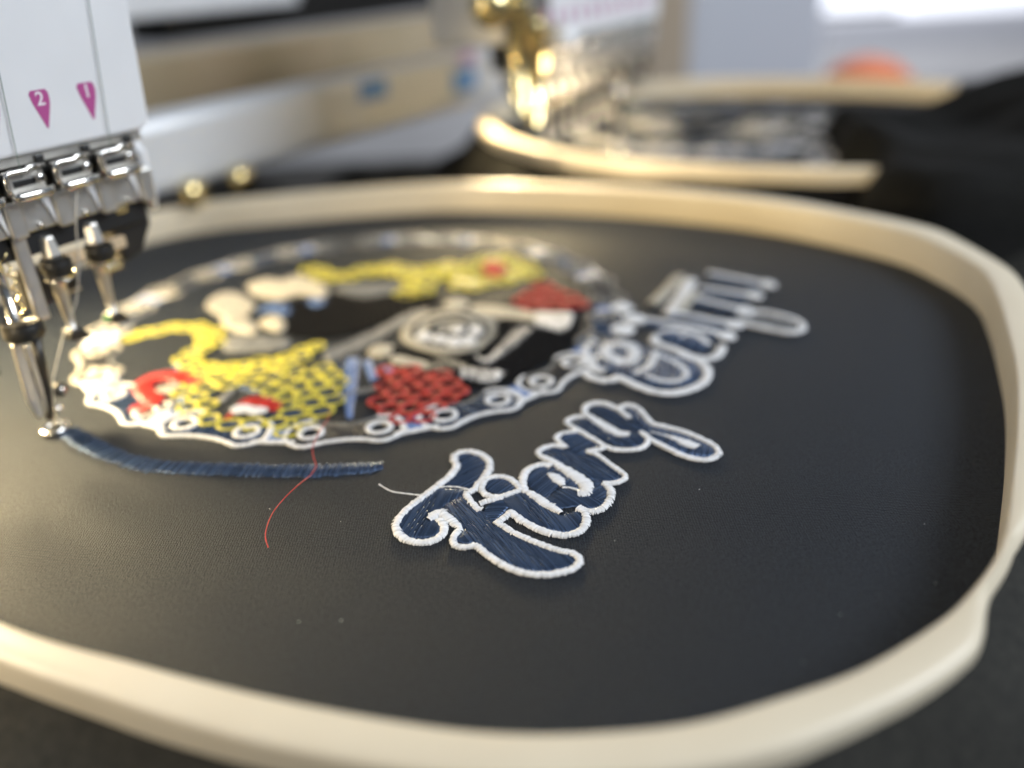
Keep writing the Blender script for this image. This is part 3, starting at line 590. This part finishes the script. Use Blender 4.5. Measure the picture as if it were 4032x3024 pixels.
for k in range(-7, 3):
    s0 = 3.8+NP_*k
    clip = hbox('thread_clip', STEEL, head, s0+.6, s0+8.7, 51.6, 56.3, 3.0, 4.6, .0004)
    htube('clip_frame', CHROME, clip, [(s0+8.8,56.5,5.4),(s0+5.2,56.7,5.6),(s0+4.6,56.2,5.7),(s0+1.2,56.4,5.9),(s0+.35,56.1,6.0),(s0+.1,55.2,6.0),(s0+.15,53.6,5.9),(s0+.6,52.3,5.6)], .55, 10)
    htube('clip_lip', CHROME, clip, [(s0+.7,51.9,5.4),(s0+1.6,51.6,6.0),(s0+8.2,51.5,6.0),(s0+9.1,52.0,5.4)], [.8,1.0,1.0,.7], 10)
    hbox('clip_slot', BLACKP, clip, s0+2.0, s0+6.6, 53.2, 54.6, 4.4, 4.75, .0002)
    htube('clip_screw', CHROME, clip, [(s0+7.3,54.2,4.4),(s0+7.3,54.2,5.6),(s0+7.3,54.2,5.9)], [1.05,1.05,.7], 12)
    htube('screw_socket', BLACKP, clip, [(s0+7.35,54.1,5.6),(s0+7.35,54.1,5.96)], .45, 6)
    hbox('gap_block', BLACKP, head, s0+8.6, s0+10.6, 55.0, 58.2, 1.2, 3.2)
    hprism('guide_wedge', HEADW, head, [(s0+6.8,51.0),(s0+9.2,51.0),(s0+9.9,44.2),(s0+9.5,44.2),(s0+8.6,47.6)], 1.6, 2.6)
    hbox('guide_tab', STEEL, head, s0+9.8, s0+13.2, 43.2, 50.6, 1.9, 3.6, .0004)
    htube('tab_screw', CHROME, head, [(s0+6.2,44.6,1.5),(s0+6.2,44.6,2.6)], .6, 8)
    if k == 0: continue
    sb = NP_*k+.6                                         # raised presser bars
    lathe('collar_nut', STEEL, head, sb+.3, .6, [(41.6,1.2),(41.2,1.5),(37.6,2.1),(36.9,1.9)], 6)
    lathe('rubber_ring', BLACKP, head, sb+.6, .8, [(36.8,2.9),(36.2,3.2),(34.2,3.2),(33.4,2.6)], 16)
    hbox('felt_pad', FELT, head, sb+2.6, sb+6.8, 34.6, 37.2, .2, 2.2, .0003)
    lathe('bar_flange', CHROME, head, sb+.6, .8, [(33.3,3.3),(32.8,3.4),(32.4,3.2)], 16)
    pb = lathe('presser_bar', STEEL, head, sb, .4, [(32.4,1.5),(29,1.45),(24,1.05),(20.6,.8)], 14)
    hprism('presser_foot', DARKMETAL, pb, [(sb-1.1,20.9),(sb+1.0,21.0),(sb+3.0,18.6),(sb+2.9,17.9),(sb-1.6,18.6),(sb-1.7,19.4)], -1.6, 2.0, .0003)
    htube('needle', CHROME, pb, [(sb-.2,19,1.6),(sb-.2,16.4,1.6)], [.35,.12], 8)
# the needle at work
hbox('needle_bar_plate', STEEL, head, 3.5, 6.5, 25.4, 49.2, .8, 2.2, .0005)
lathe('needle_bar', CHROME, head, -.2, .4, [(44,1.1),(27,1.1)], 14)
htube('bar_spring', BRASS, head, [(1.8+.5*math.cos(t*.9), 41-t*.42, .6+.5*math.sin(t*.9)) for t in range(0, 34)], .22, 5)
lathe('bar_collar', BLACKP, head, 1.0, .2, [(26.4,3.6),(25.8,4.0),(23.4,4.1),(22.6,3.5)], 18)
htube('foot_shank', DARKMETAL, head, [(2.7,22.6,.4),(2.1,16,.4),(1.2,9,.3),(.3,3.4,.1)], [1.1,1.1,1.05,.8], 12)
hprism('foot_plate', STEEL, head, [(-2.2,22.0),(-.4,22.0),(.2,11),(-.7,4.8),(-2.0,4.6),(-3.0,9.6)], -.8, .2, .0003)
hprism('foot_plate', STEEL, head, [(-.2,21),(1.0,21),(.7,8),(-.3,5)], .2, .9, .0002)
kn = htube('clamp_screw', DARKMETAL, head, [(3.3,9.4,.2),(3.9,9.3,1.8),(4.0,9.3,2.2)], [1.5,1.6,1.2], 14)
htube('screw_face', CHROME, kn, [(3.8,9.4,1.9),(3.85,9.4,2.35)], .8, 10)
mb = MB(); mb.ball(H(2.1,5.2,.8), .00115, 12); mb.build('pivot_ball', CHROME, head)
mb = MB(); mb.tube([H(.5+2.5*math.cos(t), .95+.12*math.cos(t), .2+2.3*math.sin(t)) for t in np.linspace(0, 2*math.pi*.93, 26)], .00072, 8); mb.build('foot_ring', CHROME, head)
htube('needle', CHROME, head, [(.3,6,.2),(.4,1.6,.2),(.5,-.5,.2)], [.5,.4,.15], 8)
htube('needle_thread', THREADP, head, [(18.2,51,5.2),(16.6,42,3.2),(15.3,34,2.6),(12.8,26.7,1.8),(8.0,20,1.0),(2.6,12,1.6),(.6,2.2,.9)], .13, 6)
# right end of the needle case
hprism('end_cover', DARKMETAL, head, [(27.5,42),(37.5,46.5),(37.6,37),(33.5,31.2),(28.5,30)], -14, -1, .0008)
hbox('end_guide', BRASS, head, 28.4, 31.2, 41.6, 46.2, -.8, .9, .0003)
hprism('end_lever', BRASS, head, [(22.6,31.6),(24.4,34.4),(27.6,31.4),(28.0,29.2),(24,29)], -3, -1.2, .0004)
htube('end_casing', HEADW, head, [(35.8,56.2,1.5),(37.2,53.5,1.2),(37.6,49,.6),(38.4,44,.2),(38.6,40.5,0)], [1.4,1.7,1.5,1.5,.8], 12)
hbox('rear_frame', BLACKP, head, 6.6, 19, 25.6, 34, -9, -6, .0004)
htube('rear_frame_edge', STEEL, head, [(12.9,33.5,-5.8),(12.8,26.4,-5.8),(19,26.6,-5.8)], .3, 6)
mb = MB(); mb.ball(H(18.9,20.3,1.2), .0008, 10); mb.build('green_tip', GREEN, head)
# presser drive at the left end of the head, with its lamp
hbox('drive_block', STEEL, head, -104, -76, 60, 120, -30, 2, .001)
for s_, z0, z1, r in ((-98,36,78,3.4),(-88,30,70,4.2),(-80,48,64,3.0)):
    lathe('drive_rod', BRASS, head, s_, 4, [(z1,r),(z1-3,r*1.5),(z1-8,r*1.5),(z1-9,r),(z0+9,r),(z0+8,r*1.35),(z0,r*.7)], 18)
mb = MB(); mb.ball(H(-112,74,2), .0075, 14); mb.build('drive_knob', BRASS, head)
lathe('lamp_shell', HEADW, head, -86, 16, [(66,3),(64,5.5),(59,6.5),(58.4,6.2)], 18)
def copy_tree(o, parent=None, skip=None):
    c = o.copy(); COL.objects.link(c); c.parent = parent; c.matrix_parent_inverse = o.matrix_parent_inverse.copy()
    for ch in list(o.children):
        if not (skip and ch.name.startswith(skip)): copy_tree(ch, c, skip)
    return c
for i in range(2):
    p = FT+U*PITCH_HEADS*i+H(-86, 57.6, 16)
    lamp('drive_lamp', 'SPOT', p, p+np.array([.02, .015, -.05]), .40, (1, .82, .54), .004, 160)
    p = FT+U*PITCH_HEADS*i+H(-8, 52, -62)
    lamp('arm_lamp', 'SPOT', p, p+N*.06+np.array([0, 0, -.045]), 2.5 if i == 0 else 1.3, (1, .78, .43), .012, 170)
SH = Vector(U*PITCH_HEADS)
h2 = copy_tree(head); h2.location = Vector(FT)+SH; h2['label'] = 'white embroidery sewing head further along the machine behind the first'
ho2 = copy_tree(hoop); ho2.location = hoop.location+SH; ho2['label'] = 'cream plastic hoop half covered by black cloth behind the lettered one'
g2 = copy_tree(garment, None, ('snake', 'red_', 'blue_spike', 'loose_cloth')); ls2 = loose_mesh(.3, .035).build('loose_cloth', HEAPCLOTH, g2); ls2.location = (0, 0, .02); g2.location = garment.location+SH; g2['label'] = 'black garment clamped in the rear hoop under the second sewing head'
# ================================================================== MACHINE BEAM AND BACKGROUND
def rowbox(name, m, n, th, s0, s1, z0, z1, label, cat, bevel=.002):
    mb = MB(); mb.box(FT+H((s0+s1)/2, (z0+z1)/2, n), AX, ((s1-s0)/2000, th/2000, (z1-z0)/2000)); o = mb.build(name, m, None, False, bevel)
    return tag(o, label, cat) if label else o
rail = rowbox('machine_rail', SILVER, -110, 22, 60, 470, 16, 43, 'silver aluminium rail running behind the sewing heads', 'rail', .004)
for nm, m, s_, z_, w_, h_ in (('sticker', STICK_B, 240, 36, 20, 9), ('sticker', STICK_B, 318, 30, 22, 12), ('sticker', STICK_V, 322, 41, 14, 5)):
    mb = MB(); mb.box(FT+H(s_, z_, -98.7), AX, (w_/2000, .0003, h_/2000)); mb.build(nm, m, rail, False)
for s_ in (126, 150):
    mb = MB(); mb.tube([FT+H(s_, 14, -99), FT+H(s_, 14, -95)], .0055, 16); mb.build('rail_screw', BRASS, rail)
rowbox('machine_beam', TANBAR, -215, 40, 120, 620, 28, 54, 'tan painted steel beam behind the silver rail', 'beam')
rowbox('cover_strip', HEADW, -310, 30, 180, 405, 66, 110, 'white cover strip above the tan beam', 'cover')
rowbox('rear_casting', DARKMETAL, -330, 40, 300, 1000, 50, 140, 'dark machine casting behind the tan beam', 'machine casting')
def ybox(name, m, y, px0, py0, px1, py1, th, label, cat, bevel=.004):
    k = 4032/2212; a = PVn(px0*k, py0*k, (0, y, 0), np.array([0, 1., 0])); b = PVn(px1*k, py1*k, (0, y, 0), np.array([0, 1., 0]))
    mb = MB(); mb.box(((a[0]+b[0])/2, y+th/2, (a[2]+b[2])/2), np.eye(3), (abs(b[0]-a[0])/2, th/2, abs(a[2]-b[2])/2)); o = mb.build(name, m, None, False, bevel)
    return tag(o, label, cat)
ybox('white_cabinet', LIGHTPANEL, 1.15, 1490, -160, 1745, 330, .3, 'pale white cabinet standing behind the rear hoop', 'cabinet')
ybox('tan_post', WOOD, 1.12, 1400, -160, 1478, 330, .1, 'tan board standing beside the pale cabinet', 'board')
ybox('grey_shelf', GREYMETAL, 2.3, 1760, 45, 2300, 90, .05, 'grey shelf along the wall under the window', 'shelf')
win = empty('window', (1.6, 2.5, .3), 'bright window in the wall above the grey shelf', 'window')
EMITW = mat('daylight_glass', (.9,.9,.95), .2, emit=((.90,.94,1), .55))
for x0, x1 in ((1780,1980),(1990,2260)):
    k = 4032/2212; a = PVn(x0*k, -200*k, (0, 2.5, 0), np.array([0, 1., 0])); b = PVn(x1*k, 18*k, (0, 2.5, 0), np.array([0, 1., 0]))
    mb = MB(); mb.box(((a[0]+b[0])/2, 2.53, (a[2]+b[2])/2), np.eye(3), (abs(b[0]-a[0])/2, .012, abs(a[2]-b[2])/2)); keep(mb.build('pane', EMITW, None, False), win)
# orange cap behind the rear hoop
pc = PVn(1865*4032/2212, 215*4032/2212, (0, .95, 0), np.array([0, 1., 0]))
mb = MB(); V = []; k = 20; prof = [(0,.001),(.0,.052),(.010,.052),(.026,.044),(.038,.028),(.044,.008)]
for z, r in prof:
    for j in range(k): t = 2*math.pi*j/k; V.append((pc[0]+r*math.cos(t), pc[1]+r*math.sin(t), pc[2]+z))
mb.add(V, [(i*k+j, i*k+(j+1) % k, (i+1)*k+(j+1) % k, (i+1)*k+j) for i in range(len(prof)-1) for j in range(k)]+[tuple(range(5*k, 6*k))])
mb.tube([pc+np.array([0,0,-.13]), pc+np.array([0,0,.002])], .035, 16)
tag(mb.build('orange_cone', ORANGE), 'rounded orange plastic cap beyond the rear hoop', 'cap')
# black clamp arm at the end of the rear hoop
ca = PVn(2150*4032/2212, 300*4032/2212, (0, .50, 0), np.array([0, 1., 0]))
arm = empty('hoop_arm', (ca[0], ca[1], 0), 'black clamp arm rising at the end of the rear hoop', 'clamp arm')
mb = MB(); mb.box(ca+np.array([.031,.0,-.015]), np.eye(3), (.059,.03,.0345)); keep(mb.build('arm_block', BLACKP, None, False, .006), arm)
mb = MB(); mb.box(ca+np.array([-.017,-.004,.024]), np.eye(3), (.010,.012,.010)); keep(mb.build('lever', BLACKP, None, False, .004), arm)
mb = MB(); mb.tube([ca+np.array([.04,0,.018]), ca+np.array([.04,0,.026])], .014, 14); keep(mb.build('clamp_knob', BLACKP, None, False, .002), arm)

# crumpled black cloth over the end of the rear hoop
mb = MB(); nx, ny = 64, 44; V = []; nzc = smoothnoise(11, 8, 70); nzd = smoothnoise(12, 8, 200)
def sst(a, b, x): t = min(1, max(0, (x-a)/(b-a))); return t*t*(3-2*t)
for j in range(ny):
    for i in range(nx):
        x = .112+.33*i/(nx-1); y = .262+.20*j/(ny-1)
        edge = sst(0, .018, x-.124-.25*max(0, y-.31)+.004*nzd(x, y))*sst(0, .02, y-.262)*sst(0, .03, .462-y)
        V.append((x, y, -.018+edge*(.034+.006*nzc(x, y)+.002*nzd(x, y)+.012*sst(.20, .26, x))))
mb.add(V, [(j*nx+i, j*nx+i+1, (j+1)*nx+i+1, (j+1)*nx+i) for j in range(ny-1) for i in range(nx-1)])
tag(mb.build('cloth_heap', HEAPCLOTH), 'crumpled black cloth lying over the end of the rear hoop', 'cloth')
